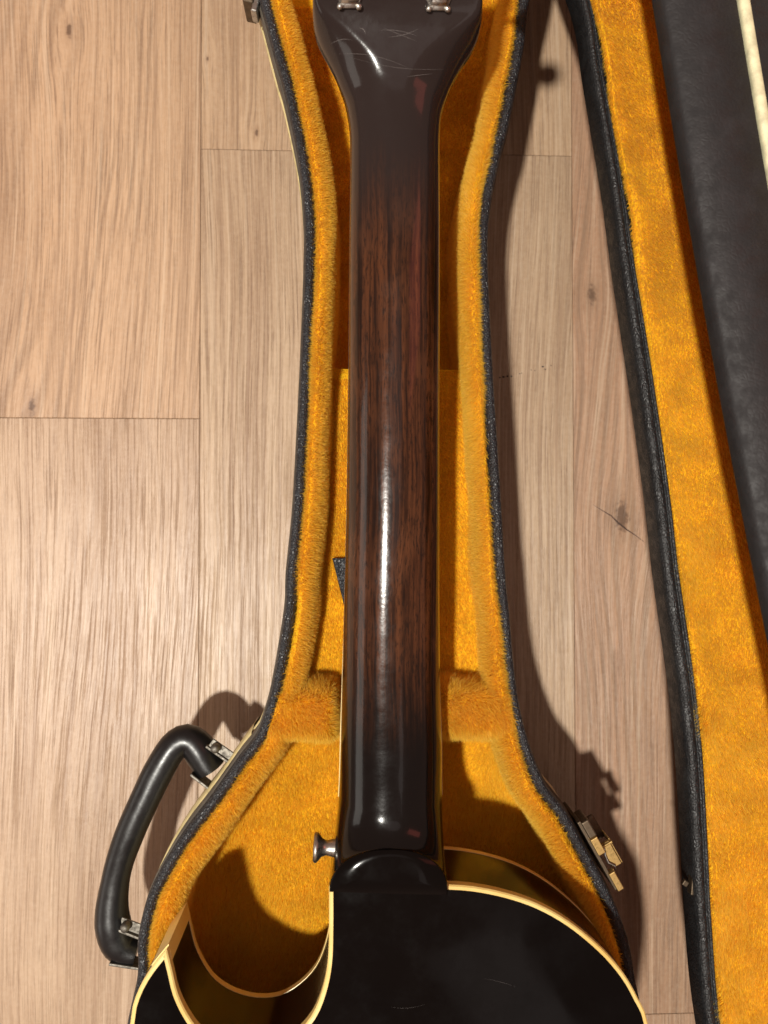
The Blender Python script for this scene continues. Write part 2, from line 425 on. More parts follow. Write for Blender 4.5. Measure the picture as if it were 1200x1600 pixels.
knot_tab = {  # (column, row) -> knots in photograph pixels with size in metres, arch (x offset, y offset, strength)
    (1, 1): [(108, 48, 0.0045), (50, 636, 0.0050)], (2, 1): [(324, 92, 0.0016), (401, 208, 0.0022)],
    (3, 1): [(972, 806, 0.0105), (925, 460, 0.006)]}
arch_tab = {(1, 1): (-0.04, 0.30, 0.9), (1, 0): (0.07, 0.25, 0.35), (2, 1): (0.0, 0.2, 0.3), (2, 0): (0.02, 0.62, 0.75), (3, 1): (0.008, 0.13, 1.0)}
tint_tab = {(1, 1): (1.04, 0.95, 0.86), (1, 0): (0.99, 0.98, 0.97), (2, 1): (0.98, 0.92, 0.84), (2, 0): (0.97, 0.96, 0.92), (3, 1): (0.90, 0.73, 0.67), (3, 0): (0.88, 0.75, 0.71)}  # right-hand column darker and pinker, partly floor shade put into the tint
for ci, (cx, jy) in enumerate(cols):
    for row in (0, 1):
        o = bpy.data.objects.new('plank', pmesh); C.objects.link(o)
        cy = jy + (Lp/2 if row else -Lp/2)
        o.location = (cx+pw/2+math.tan(ang)*0, cy, 0); rootparent(o, floor)
        o['seed'] = float(ci*2.37+row*5.11+1.7)
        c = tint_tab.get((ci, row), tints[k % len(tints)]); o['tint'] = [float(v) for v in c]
        kn = knot_tab.get((ci, row), [])
        for nm, idx in (('knot_a', 0), ('knot_b', 1)):
            if idx < len(kn):
                q = P(kn[idx][0], kn[idx][1], 0); o[nm] = [q.x-o.location.x, q.y-o.location.y, kn[idx][2]]
            else: o[nm] = [5.0, 5.0, 0.004]
        a = arch_tab.get((ci, row), (random.uniform(-.08, .08), random.uniform(-.4, .4), 0.5)); o['arch'] = [float(v) for v in a]
        k += 1
bpy.data.objects['floor'].rotation_euler = (0, 0, 0)
# row of tiny scuff marks between the case and its lid
V = []; F = []
for i, (px, py, s) in enumerate([(781, 590, 1.6), (787, 589, 2.2), (793, 588, 2.0), (799, 588, 1.6), (812, 584, 1.2), (815, 583, .9), (830, 578, .8), (836, 579, .9), (848, 573, 2.2), (852, 577, 1.5), (861, 571, .9)]):
    c = P(px, py, 0.0003); r = s/2430*0.9
    n = 7; o0 = len(V)
    for j in range(n):
        a = 2*math.pi*j/n; rr = r*random.uniform(.6, 1.2); V.append((c.x+math.cos(a)*rr*1.3, c.y+math.sin(a)*rr*0.9, 0.0003))
    F.append(tuple(range(o0, o0+n)))
sc = part('scuff_mark', V, F, M_ink, floor, False)

# open crack beside the big knot
def ribbon(pts, widths):
    V = []; n_ = len(pts)
    for i, p in enumerate(pts):
        t = (Vector(pts[min(i+1, n_-1)])-Vector(pts[max(i-1, 0)])).normalized(); q = Vector((-t.y, t.x, 0)).normalized()
        V += [Vector(p)+q*widths[i]/2, Vector(p)-q*widths[i]/2]
    return V, [(2*i, 2*i+1, 2*i+3, 2*i+2) for i in range(n_-1)]
ck = PX([(926, 788), (940, 797), (955, 806), (966, 817), (980, 828), (995, 838), (1008, 848)], 0.0004)
V, F = ribbon(ck, [.0001, .0004, .0006, .0011, .0008, .0004, .0001])
M_crack = mat_simple('dark_crack', (0.07, 0.035, 0.025), 0.7)
part('crack', V, F, M_crack, floor, False)

# ------------------------------------------------------------------ pile (fur) scatter
def nap(p, k=1.0, seed=0):
    r = np.random.default_rng(seed+11); out = np.zeros((len(p), 2))
    for i in range(10):
        f = r.normal(size=3)*(25+14*i)*k; ph = r.uniform(0, 6.28, 2); a = 1/(1+0.35*i)
        q = p@f
        out[:, 0] += np.sin(q+ph[0])*a; out[:, 1] += np.sin(q*0.83+ph[1])*a
    return out
pile_total = 0
def pile(name, V, F, density, length, width, parent, mat, lean=(0, -0.7), chaos=0.6, seed=0, ylim=(-0.285, 0.30), xlim=(-0.2, 0.30), flip=False, zmin=-1):
    """stand single-triangle fibres on a surface given by quads"""
    global pile_total
    V = np.array([tuple(v) for v in V], float); T = []
    for f in F:
        T.append((f[0], f[1], f[2]))
        if len(f) == 4: T.append((f[0], f[2], f[3]))
    T = np.array(T); A, B, D = V[T[:, 0]], V[T[:, 1]], V[T[:, 2]]
    cr = np.cross(B-A, D-A); ar = np.linalg.norm(cr, axis=1)/2
    ctr = (A+B+D)/3
    ok = (ctr[:, 1] > ylim[0]) & (ctr[:, 1] < ylim[1]) & (ctr[:, 0] > xlim[0]) & (ctr[:, 0] < xlim[1]) & (ar > 1e-12) & (ctr[:, 2] > zmin)
    ar = np.where(ok, ar, 0); N = int(ar.sum()*density)
    r = np.random.default_rng(100+seed)
    idx = r.choice(len(T), N, p=ar/ar.sum())
    lx, ly = lean if not isinstance(lean, np.ndarray) else (lean[idx//2, 0], lean[idx//2, 1])
    u = r.random(N); v = r.random(N); m = u+v > 1; u[m] = 1-u[m]; v[m] = 1-v[m]
    p = A[idx]+(B[idx]-A[idx])*u[:, None]+(D[idx]-A[idx])*v[:, None]
    n = cr[idx]/(np.linalg.norm(cr[idx], axis=1)[:, None]+1e-15)
    n[n[:, 2] < 0] *= -1
    if flip: n *= -1
    np2 = nap(p, 1.0, seed)
    d = np.stack([lx+np2[:, 0]*0.30*chaos, ly+np2[:, 1]*0.30*chaos, np.zeros(N)], 1)+r.normal(size=(N, 3))*0.33*chaos
    dirv = n+d; dirv /= np.linalg.norm(dirv, axis=1)[:, None]
    L = length*r.uniform(0.6, 1.25, N)*(1+0.2*np.sin(np2[:, 0]*2))
    s = np.cross(dirv, r.normal(size=(N, 3))); s /= np.linalg.norm(s, axis=1)[:, None]
    w = width*r.uniform(0.7, 1.3, N)
    p0 = p-n*0.0002
    vv = np.empty((N, 3, 3)); vv[:, 0] = p0-s*w[:, None]/2; vv[:, 1] = p0+s*w[:, None]/2; vv[:, 2] = p0+dirv*L[:, None]
    me = bpy.data.meshes.new(name)
    me.vertices.add(N*3); me.vertices.foreach_set('co', vv.reshape(-1).astype(np.float32))
    me.loops.add(N*3); me.loops.foreach_set('vertex_index', np.arange(N*3, dtype=np.int32))
    me.polygons.add(N); me.polygons.foreach_set('loop_start', np.arange(0, N*3, 3, dtype=np.int32))
    try: me.polygons.foreach_set('loop_total', np.full(N, 3, dtype=np.int32))
    except Exception: pass
    me.update(calc_edges=True)
    a = me.attributes.new('tip', 'FLOAT', 'POINT'); t = np.zeros((N, 3), np.float32); t[:, 2] = 1; a.data.foreach_set('value', t.reshape(-1))
    a = me.attributes.new('rand', 'FLOAT', 'POINT'); t = np.repeat(r.random(N).astype(np.float32), 3); a.data.foreach_set('value', t)
    me.materials.append(mat)
    o = bpy.data.objects.new(name, me); C.objects.link(o); rootparent(o, parent); o['kind'] = 'stuff'
    pile_total += N
    return o

# ------------------------------------------------------------------ guitar case
ZR = 0.100
left = [(406, 0), (431, 95), (440, 125), (464, 240), (474, 330), (475, 400), (469, 560), (462, 700), (456, 800), (446, 900), (444, 950), (428, 1050), (417, 1100), (399, 1150), (372, 1185), (328, 1247), (278, 1313), (239, 1380), (221, 1430), (212, 1480), (212, 1530)]
right = [(828, 0), (822, 60), (811, 120), (796, 195), (784, 240), (773, 290), (767, 330), (764, 400), (771, 560), (780, 700), (786, 800), (792, 900), (797, 950), (806, 1050), (815, 1110), (831, 1170), (856, 1230), (884, 1265), (920, 1330), (957, 1400), (984, 1470), (995, 1530)]
Lw = [(v.x, v.y) for v in PX(left, ZR)]; Rw = [(v.x, v.y) for v in PX(right, ZR)]
low = [(-0.115, -0.27), (-0.108, -0.35), (-0.150, -0.43), (-0.184, -0.51), (-0.165, -0.60), (-0.09, -0.655), (0.017, -0.67), (0.124, -0.655), (0.199, -0.60), (0.218, -0.51), (0.190, -0.43), (0.150, -0.35), (0.152, -0.27)]
top = [(0.103, 0.33), (0.103, 0.42), (0.075, 0.46), (0.017, 0.468), (-0.04, 0.46), (-0.066, 0.42), (-0.062, 0.33)]
loop = Lw+low+Rw[::-1]+top          # counter-clockwise: the left normal points inwards
path = catmull(loop, 0.006, True)
nrm = normals2(path); 
# smooth the normals so that inward offsets stay clean
for _ in range(6): nrm = (np.roll(nrm, 1, 0)+nrm*2+np.roll(nrm, -1, 0))/4
nrm /= np.linalg.norm(nrm, axis=1)[:, None]
case = empty('guitar_case', P(600, 1000, 0), 'open black leatherette guitar case with gold plush lining lying on the oak floor', 'guitar case')
TW = 0.0060
prof = [(0.014, 0.0), (0.004, 0.006), (0.0012, 0.040), (0.0004, 0.060), (0.0, 0.0965), (0.0010, 0.0992), (0.0028, 0.1002), (0.0046, 0.0992), (TW, 0.0970), (TW, 0.08)]
V, F = sweep(path, prof, nrm=nrm)
shell = part('shell', V, F, M_leather, case)
V, F = sweep(path, [(0.0006, 0.0705), (-0.0012, 0.0700), (-0.0017, 0.0685), (-0.0012, 0.0670), (0.0006, 0.0665)], nrm=nrm)
part('piping', V, F, M_piping, case)
V, F = sweep(path, [(0.0002, 0.0905), (-0.0009, 0.0900), (-0.0010, 0.0745), (0.0002, 0.0740)], nrm=nrm)
M_valance = mat_simple('grey_brown_valance', (0.10, 0.085, 0.065), 0.42)
part('valance', V, F, M_valance, case)
# bottom board
V, F = sweep(path, [(0.014, 0.003), (0.03, 0.003)], nrm=nrm)
# padded wall lining
ys = path[:, 1]
wide = np.clip(((-0.09)-ys)/0.06, 0, 1)
lf = (path[:, 0] < 0.017).astype(float)
sc_w = 0.76+0.32*wide+0.18*lf
padp = [(TW, 0.0945), (TW+0.001, 0.0985), (TW+0.0028, 0.1005), (TW+0.005, 0.1000), (TW+0.0070, 0.0975), (TW+0.0082, 0.0925), (TW+0.0086, 0.084), (TW+0.0088, 0.065), (TW+0.0095, 0.045), (TW+0.012, 0.032), (TW+0.018, 0.026)]
n, kk = len(path), len(padp)
rs = np.random.default_rng(3); wob = np.zeros(n)
for i in range(8): wob += np.sin(np.arange(n)*2*math.pi*rs.integers(8, 60)/n+rs.uniform(0, 6))*0.12
padV = []
for i in range(n):
    for j, (d, z) in enumerate(padp):
        dd = TW+(d-TW)*(sc_w[i]+0.10*wob[i])
        padV.append((path[i, 0]+nrm[i, 0]*dd, path[i, 1]+nrm[i, 1]*dd, z+0.0006*wob[i]))
padF = [(i*kk+j, i*kk+j+1, ((i+1) % n)*kk+j+1, ((i+1) % n)*kk+j) for i in range(n) for j in range(kk-1)]
pad = part('padded_wall_lining', padV, padF, M_plush, case)
pile('wall_pile', padV, padF, 9.0e6, 0.0036, 0.00032, pad, M_pilet, lean=np.repeat(nrm, kk-1, 0)*0.55+np.array([0, -0.3]), chaos=1.35, seed=1, zmin=0.03)

# inner floor sheets
def span(y, off):
    """inner x range of the case at height y"""
    q = path+nrm*off; xs = []
    a = q; b = np.roll(q, -1, 0)
    m = ((a[:, 1] <= y) & (b[:, 1] > y)) | ((a[:, 1] > y) & (b[:, 1] <= y))
    for i in np.nonzero(m)[0]:
        t = (y-a[i, 1])/(b[i, 1]-a[i, 1]); xs.append(a[i, 0]+t*(b[i, 0]-a[i, 0]))
    return (min(xs), max(xs)) if xs else (0.016, 0.018)
def sheet(y0, y1, zf, nx=24, step=0.006, off=0.009, rev=False):
    ny = max(2, int(abs(y1-y0)/step)+1); V = []
    for i in range(ny):
        y = y0+(y1-y0)*i/(ny-1); a, b = span(y, off)
        for j in range(nx):
            x = a+(b-a)*j/(nx-1); V.append((x, y, zf(x, y)))
    return V, grid_faces(ny, nx)
def lump(x, y, a=0.0012): return a*(math.sin(x*95+y*40)+math.sin(y*70-x*33+1.3)+0.6*math.sin(x*160+2)*math.sin(y*120))
YB = P(600, 575, 0.076).y; YC = P(600, 1068, 0.085).y; YD = P(600, 1148, 0.095).y
V, F = sheet(0.448, YB-0.02, lambda x, y: 0.045+lump(x, y)+0.010*max(0, (x-0.045)/0.03 if x > 0.045 else 0)**1.5)
o = part('headstock_bay_lining', V, F, M_plush, case); pile('headstock_bay_pile', V, F, 5.5e6, 0.0028, 0.00042, o, M_pile, lean=(0.1, -1.5), seed=2, ylim=(YB-0.02, 0.31))
V, F = sheet(YB, YC-0.004, lambda x, y: 0.076+lump(x, y, .0007)-0.004*max(0, 1-(YB-y)/0.006)**2)
Vb, Fb = sheet(YB+0.0006, YB+0.0001, lambda x, y: 0.02+(0.0515 if y < YB+0.0003 else 0), nx=24, step=0.0004)
o = part('compartment_lid', *join((V, F), (Vb, Fb)), M_plush, case); pile('compartment_pile', V, F, 5.5e6, 0.0028, 0.00042, o, M_pile, lean=(0.0, -1.4), seed=3)
def pillow_z(x, y):
    t = (y-(YC+YD)/2)/((YC-YD)/2+0.004)
    t = max(-1, min(1, t)); e = (1-abs(t)**5.0)**0.5 if abs(t) < 1 else 0
    notch = 1.0
    if -0.008 < x < 0.0445: notch = 0.55
    else:
        dd = min(abs(x+0.008), abs(x-0.0445)); notch = 0.55+0.45*min(1, dd/0.0035)**0.5
    return 0.035+(0.066*notch)*e+lump(x, y, 0.0010)*1.3
V, F = sheet(YC+0.004, YD-0.004, pillow_z, nx=90, step=0.0013, off=0.005)
o = part('neck_rest_pillow', V, F, M_plush, case); pile('pillow_pile', V, F, 8e6, 0.0044, 0.00034, o, M_pilet, lean=(0.1, -0.35), chaos=1.2, seed=4, zmin=0.05)
def body_floor(x, y):
    a, b = span(max(min(y, 0.4), -0.650), 0.009)
    d = min(x-a, b-x); r = 0.030
    return 0.047+lump(x, y, 0.0014)+(0.018*(1-d/r)**2 if d < r else 0)
V, F = sheet(YD-0.002, -0.650, body_floor, nx=44, step=0.006)
o = part('body_bay_lining', V, F, M_plush, case); pile('body_bay_pile', V, F, 5.5e6, 0.0030, 0.00042, o, M_pile, lean=(-0.3, -1.4), seed=5)
# pull tab on the compartment lid
zt = 0.0805
t4 = [P(519, 872, zt), P(600, 871, zt), P(585, 945, zt-.002), P(538, 948, zt-.002)]
V = [v for v in t4]+[v-Vector((0, 0, 0.0018)) for v in t4]
part('pull_tab', V, [(0, 1, 2, 3), (7, 6, 5, 4), (0, 4, 5, 1), (1, 5, 6, 2), (2, 6, 7, 3), (3, 7, 4, 0)], M_leather, case, False, bevel=0.0005)

# handle --------------------------------------------------------------
ZH = 0.055
hp = [(214, 1487), (198, 1482), (184, 1466), (178, 1440), (178, 1405), (188, 1350), (206, 1298), (228, 1248), (250, 1202), (272, 1166), (292, 1154), (309, 1166), (321, 1186), (329, 1200)]
hr = [7.8, 9.4, 9.6, 8.4, 7.6, 7.6, 8.0, 8.1, 8.2, 8.4, 8.2, 8.4, 9.2, 8.8]
hf = [1.1, 1.0, .95, .9, .85, .85, .85, .85, .85, .85, .9, .95, 1.0, 1.1]
base = catmull([(v.x, v.y) for v in PX(hp, ZH)], 0.003)
ts = np.linspace(0, len(hp)-1, len(base)); 
rad = np.interp(ts, range(len(hp)), hr)/1000*1.02; fl = np.interp(ts, range(len(hp)), hf)
V, F = tube([(p[0], p[1], ZH+0.004*math.sin(math.pi*i/(len(base)-1))) for i, p in enumerate(base)], rad, 22, list(fl))
handle = part('handle', V, F, M_handle, case, bevel=0.0012)
# raised parting line on the grip
rp = [(p[0], p[1], ZH+0.004*math.sin(math.pi*i/(len(base)-1))+rad[i]*fl[i]*0.985) for i, p in enumerate(base)][12:-12]
def edge_dir(a, b):
    d = (P(b[0], b[1], 0.07)-P(a[0], a[1], 0.07)).normalized(); return d
def bracket(p_out, p_in, z, parent):
    a = P(*p_out, z); b = P(*p_in, z); d = (b-a); L = d.length; d.normalize(); s = Vector((-d.y, d.x, 0))
    V, F = obox((a+b)/2, d, s, (0, 0, 1), L+0.006, 0.0016, 0.011)
    o = part('bracket', V, F, M_steel, parent, False, bevel=0.0005)
    return a, d
# two U-shaped hangers, each with two cheeks and a rivet
for (c1o, c1i, c2o, c2i) in (((331, 1167), (372, 1196), (307, 1211), (342, 1238)), ((190, 1447), (224, 1460), (183, 1500), (222, 1506))):
    a, d = bracket(c1o, c1i, ZH+0.004, handle); a2, _ = bracket(c2o, c2i, ZH+0.004, handle)
    s = Vector((-d.y, d.x, 0))
    q = P(c1o[0]+5, c1o[1]+3, ZH+0.0115)
    V, F = lathe([(-0.0030, 0.0026), (0.0, 0.0026), (0.0012, 0.0021), (0.0017, 0.001), (0.0018, 0.0001)], q, (0, 0, 1), 20)
    part('rivet', V, F, M_steel, handle)
    V, F = obox(q-Vector((0, 0, 0.004))+d*0.006, d, s, (0, 0, 1), 0.020, 0.0058, 0.0012)
    part('bracket_tab', V, F, M_steel, handle, False, bevel=0.0005)
# handle base plate on the wall of the case
i0 = [i for i in range(n) if path[i, 0] < 0 and P(0, 1500, .06).y < path[i, 1] < P(0, 1130, .06).y]
seg = path[i0]; sn = nrm[i0]
V, F = sweep(seg, [(0.0005, 0.078), (-0.0014, 0.0775), (-0.0022, 0.058), (-0.0014, 0.0385), (0.0005, 0.038)], closed=False, nrm=sn)
part('handle_plate', V, F, M_piping, case)

# latch on the right-hand wall -----------------------------------------
def latch(c0, c1, z, parent):
    a = P(*c0, z); b = P(*c1, z); d = (b-a).normalized(); o = Vector((-d.y, d.x, 0))   # o points away from the case
    if o.x < 0: o = -o
    def at(t, off, zz): q = a+(b-a)*t+o*off; q.z = zz; return q
    V, F = obox(at(0.50, 0.0012, 0.078), d, o, (0, 0, 1), (b-a).length*1.0, 0.0020, 0.030)
    root = part('latch', V, F, M_bronze, parent, False, bevel=0.0004)
    V, F = obox(at(0.14, 0.004, 0.086), d, o, (0, 0, 1), 0.010, 0.0045, 0.016)
    part('latch_hinge', V, F, M_bronze, root, False, bevel=0.0009)
    V, F = obox(at(0.36, 0.0035, 0.0935), d, o, (0, 0, 1), 0.0095, 0.0042, 0.005)
    part('latch_tongue', V, F, M_brass, root, False, bevel=0.0005)
    V, F = obox(at(0.88, 0.0030, 0.0925), d, o, (0, 0, 1), 0.0105, 0.0036, 0.005)
    part('latch_tongue', V, F, M_brass, root, False, bevel=0.0005)
    V, F = obox(at(0.36, 0.0078, 0.076), d, o, (0, 0, 1), 0.014, 0.0066, 0.0022)
    part('latch_lever', V, F, M_bronze, root, False, bevel=0.0008)
    V, F = join(obox(at(0.62, 0.0080, 0.088), d, o, (0, 0, 1), 0.0140, 0.0052, 0.0022), obox(at(0.62, 0.0112, 0.082), d, o, (0, 0, 1), 0.0150, 0.0008, 0.012), obox(at(0.47, 0.0085, 0.0885), d, o, (0, 0, 1), 0.0012, 0.0066, 0.0040))
    part('latch_cap', V, F, M_brass, root, False, bevel=0.0006)
    pts = [at(t, of, 0.090) for t, of in ((0.44, 0.004), (0.50, 0.0062), (0.58, 0.0050), (0.68, 0.0045), (0.76, 0.0068), (0.80, 0.006))]
    V, F = tube(pts, [0.0006]*len(pts), 8)
    part('latch_spring', V, F, M_nickel, root)
    return root
M_bronze = mat_metal('dark_bronze', (0.15, 0.115, 0.08), 0.42, False)
latch((899, 1283), (958, 1388), 0.090, case)
# clasp at the top left, half out of frame
a = P(396, -22, 0.085); V, F = obox(a+Vector((0.001, 0, 0)), (0.2, 1, 0), (1, -0.2, 0), (0, 0, 1), 0.030, 0.006, 0.018)
cl = part('clasp', V, F, M_bronze, case, False, bevel=0.001)
V, F = obox(P(402, 10, 0.088), (0.25, 1, 0), (1, -0.25, 0), (0, 0, 1), 0.012, 0.0035, 0.010)
part('clasp_hook', V, F, M_nickel, cl, False, bevel=0.0008)

# ------------------------------------------------------------------ lid, standing open on its long side
near = [(909, 0), (925, 100), (942, 200), (958, 300), (971, 400), (986, 500), (1001, 600), (1015, 700), (1028, 800), (1039, 900), (1053, 1000), (1064, 1080), (1076, 1200), (1084, 1330), (1091, 1450), (1105, 1600)]
ZL = 0.100
nw = [(v.x, v.y) for v in PX(near, ZL)]
nw = [(0.075, 0.47), (0.092, 0.40), (0.104, 0.33)]+nw+[(0.196, -0.33), (0.214, -0.42), (0.226, -0.52)]
nl = catmull(nw, 0.006); nn_ = normals2(nl, False)          # travelling downwards: left normal points +X
lw = np.interp(nl[:, 1], [-0.3, -0.1, 0.1, 0.27], [0.0076, 0.0092, 0.0080, 0.0054])/0.009
rimp = [(0.004, 0.078), (0.0002, 0.082), (0.0, 0.0965), (0.0008, 0.0995), (0.0026, 0.1003), (0.0048, 0.0998), (0.0058, 0.0985), (0.0062, 0.0968), (0.0066, 0.0985), (0.0076, 0.0995), (0.0090, 0.0975), (0.0092, 0.093)]
V, F = sweep(nl, rimp, closed=False, nrm=nn_, scale=lw)
# lower outer wall of the lid under the lining, joined to the rim
V2, F2 = sweep(nl, [(0.0002, 0.083), (0.03, 0.080), (0.08, 0.083), (0.088, 0.09)], closed=False, nrm=nn_)
M_lidrim = mat_leather('worn_lid_edge', (0.011, 0.0115, 0.0125), 0.8, 0.5, 0.55)
lid = part('lid', *join((V, F), (V2, F2)), M_lidrim, case)
lin = [(0.0085, 0.0950), (0.0100, 0.0975), (0.013, 0.0972), (0.020, 0.0945), (0.032, 0.0915), (0.048, 0.0905), (0.062, 0.0925), (0.072, 0.099), (0.078, 0.110), (0.080, 0.13), (0.080, 0.18)]
V, F = sweep(nl, lin, closed=False, nrm=nn_)
V = [Vector(v)+Vector((0, 0, lump(v[0], v[1], 0.0013))) for v in V]
ll = part('lid_lining', V, F, M_plush, lid)
pile('lid_pile', V, F, 5.0e6, 0.0034, 0.00044, ll, M_pilet, lean=(-0.35, -1.1), seed=6, xlim=(0, 0.33), zmin=0.085)
# upper wall of the lid (its outside faces the camera)
ZU = 0.170
far = [(1046, 0), (1063, 150), (1084, 300), (1101, 420), (1112, 500), (1133, 600), (1152, 700), (1172, 800), (1194, 900), (1217, 1000), (1242, 1100)]
fw = [(v.x, v.y) for v in PX(far, ZU)]
fw = [(0.108, 0.40), (0.122, 0.32)]+fw+[(0.203, -0.13), (0.224, -0.25), (0.240, -0.38), (0.250, -0.50)]
fa = np.array(fw); cf = np.polyfit(fa[:, 1], fa[:, 0], 4); yy_ = np.linspace(0.42, -0.50, 24)
fw = [(float(np.polyval(cf, y)), float(y)) for y in yy_]
fl_ = catmull(fw, 0.012); fn = normals2(fl_, False)
fn = np.array([fn[max(0, i-8):i+9].mean(0) for i in range(len(fn))]); fn /= np.linalg.norm(fn, axis=1)[:, None]
up = [(0.0052, 0.188), (0.0008, 0.1885), (0.0, 0.191), (0.0004, 0.1985), (0.002, 0.2003), (0.012, 0.2008), (0.0285, 0.2005), (0.0290, 0.1975), (0.034, 0.1965), (0.055, 0.194), (0.072, 0.187), (0.084, 0.172), (0.088, 0.15), (0.088, 0.09)]
dzl = [-0.03]*len(fl_); scl = [1.14]*len(fl_)
V, F = sweep(fl_, up, closed=False, nrm=fn, dz=dzl, scale=scl)
part('lid_upper_wall', V, F, M_leather2, lid)
V, F = sweep(fl_, [(0.0296, 0.1978), (0.0294, 0.2008), (0.0302, 0.2021), (0.0330, 0.2019), (0.0340, 0.2000), (0.0339, 0.1965)], closed=False, nrm=fn, dz=dzl, scale=scl)
M_cream = mat_simple('cream_piping', (0.86, 0.80, 0.52), 0.4)
part('lid_valance', V, F, M_cream, lid)
V, F = sweep(fl_, [(0.0052, 0.188), (0.0054, 0.185), (0.04, 0.184), (0.078, 0.178)], closed=False, nrm=fn, dz=dzl, scale=scl)
part('lid_upper_lining', V, F, M_plush, lid)
# catch plate on the near rim
c = P(1080, 1385, 0.098)
V, F = join(obox(c+Vector((0.002, 0, -.004)), (0.1, 1, 0), (1, -0.1, 0), (0, 0, 1), 0.011, 0.002, 0.005), obox(c+Vector((-0.0015, 0, -.004)), (0.7, 1, 0), (1, -0.7, 0), (0, 0, 1), 0.003, 0.003, 0.002))
part('catch_plate', V, F, M_bronze, lid, False, bevel=0.0005)

# ------------------------------------------------------------------ guitar
ZB, ZF = 0.140, 0.095
guitar = empty('electric_guitar', P(600, 1500, ZF), 'dark brown electric guitar lying face down in the plush lined case', 'guitar')
sh = [(514, 1385), (620, 1383), (700, 1383), (740, 1386), (790, 1396), (840, 1413), (890, 1441), (940, 1482), (975, 1522), (997, 1560), (1013, 1600)]
shw = [(v.x, v.y) for v in PX(sh, ZB)]
shoulder = catmull([shw[0], shw[1], shw[2]], 0.004)[:-1]
outer = shw[2:]+[(0.1405, -0.262), (0.136, -0.30), (0.124, -0.34), (0.128, -0.39), (0.165, -0.44), (0.199, -0.50), (0.193, -0.565), (0.15, -0.615), (0.085, -0.637), (0.017, -0.642), (-0.051, -0.637), (-0.116, -0.615), (-0.159, -0.565), (-0.165, -0.50), (-0.131, -0.44), (-0.094, -0.39), (-0.090, -0.34), (-0.102, -0.30), (-0.1065, -0.262)]
hornL = [(203, 1600), (207, 1572), (218, 1543), (235, 1515), (260, 1484)]
outer += [(v.x, v.y) for v in PX(hornL, ZB)]
outer = catmull(outer, 0.004)[:-1]
cut = [(260, 1484), (253, 1508), (258, 1532), (272, 1563), (291, 1590)]
cutw = [(v.x, v.y) for v in PX(cut, ZB)]
ctail = [(v.x, v.y) for v in PX([(313, 1613), (345, 1633), (385, 1643), (425, 1639), (460, 1618), (487, 1588), (503, 1550), (512, 1505), (514, 1450), (514, 1385)], ZB)]
# the horn: a sharp point, then the round cutaway back to the neck
cutw = [cutw[0], tuple(np.array(cutw[0])+np.array([0.0025, -0.010]))]+[(v.x, v.y) for v in PX([(277, 1553), (292, 1585)], ZB)]+ctail
cutc = catmull(cutw, 0.0035)[:-1]
body = np.vstack([shoulder, outer, cutc])
# orientation: clockwise here, so the left normal points outwards; flip for inward offsets
body = body[::-1].copy()            # counter-clockwise: the left normal points inwards
bn = normals2(body)
horn = np.array(cutw[0]); ih = int(np.argmin(np.linalg.norm(body-horn, axis=1)))
nb = len(body)
BT = 0.0021
V, F = sweep(body, [(0.0006, ZB-0.004), (0.0006, ZF+0.003)], nrm=bn)
V, F = sweep(body, [(0.0003, ZB-0.004), (0.0003, ZF+0.0035)], nrm=bn)
part('side', V, F, M_side, guitar, True)
hb = 0.0046
V, F = sweep(body, [(0.0006, ZB-hb), (0.0, ZB-hb), (0.0, ZB-0.0008), (0.0006, ZB-0.0001), (BT-0.0002, ZB+0.0002), (BT, ZB-0.0002), (BT, ZB-0.002)], nrm=bn)
part('back_binding', V, F, M_ivory, guitar, False)
V, F = sweep(body, [(0.0008, ZF+0.0042), (0.0, ZF+0.0040), (0.0, ZF+0.0006), (0.0006, ZF), (BT, ZF-0.0002)], nrm=bn)
part('front_binding', V, F, M_ivory, guitar, False)
def plate(name, inset, z0, dome, mat, sign):
    q = body+bn*inset
    # thin the outline where the mitre bunches
    pts = [Vector((a[0], a[1])) for a in q]
    poly = q
    def inside(x, y):
        c = False; j = len(poly)-1
        xi, yi = poly[:, 0], poly[:, 1]; xj, yj = np.roll(xi, 1), np.roll(yi, 1)
        m = ((yi > y) != (yj > y)) & (x < (xj-xi)*(y-yi)/(yj-yi+1e-15)+xi)
        return m.sum() % 2 == 1
    g = 0.009; ins = []
    for x in np.arange(-0.17, 0.21, g):
        for y in np.arange(-0.65, -0.16, g):
            if inside(x, y) and np.min(np.linalg.norm(poly-np.array([x, y]), axis=1)) > 0.005: ins.append(Vector((x, y)))
    allp = pts+ins; m0 = len(pts)
    r = geometry.delaunay_2d_cdt(allp, [(i, (i+1) % m0) for i in range(m0)], [], 1, 1e-7)
    vs, fs = r[0], r[2]
    V = []
    for v in vs:
        d = np.min(np.linalg.norm(poly-np.array([v.x, v.y]), axis=1))
        V.append((v.x, v.y, z0+sign*dome*(1-math.exp(-(d/0.035)**1.3))))
    ff = []
    for f in fs:
        c = sum((vs[i] for i in f), Vector((0, 0)))/len(f)
        if inside(c.x, c.y): ff.append(tuple(f))
    return part(name, V, ff, mat, guitar)
plate('back', BT-0.0002, ZB, 0.0045, M_black, 1)
plate('soundboard', 0.001, ZF+0.0005, 0.010, M_side, -1)
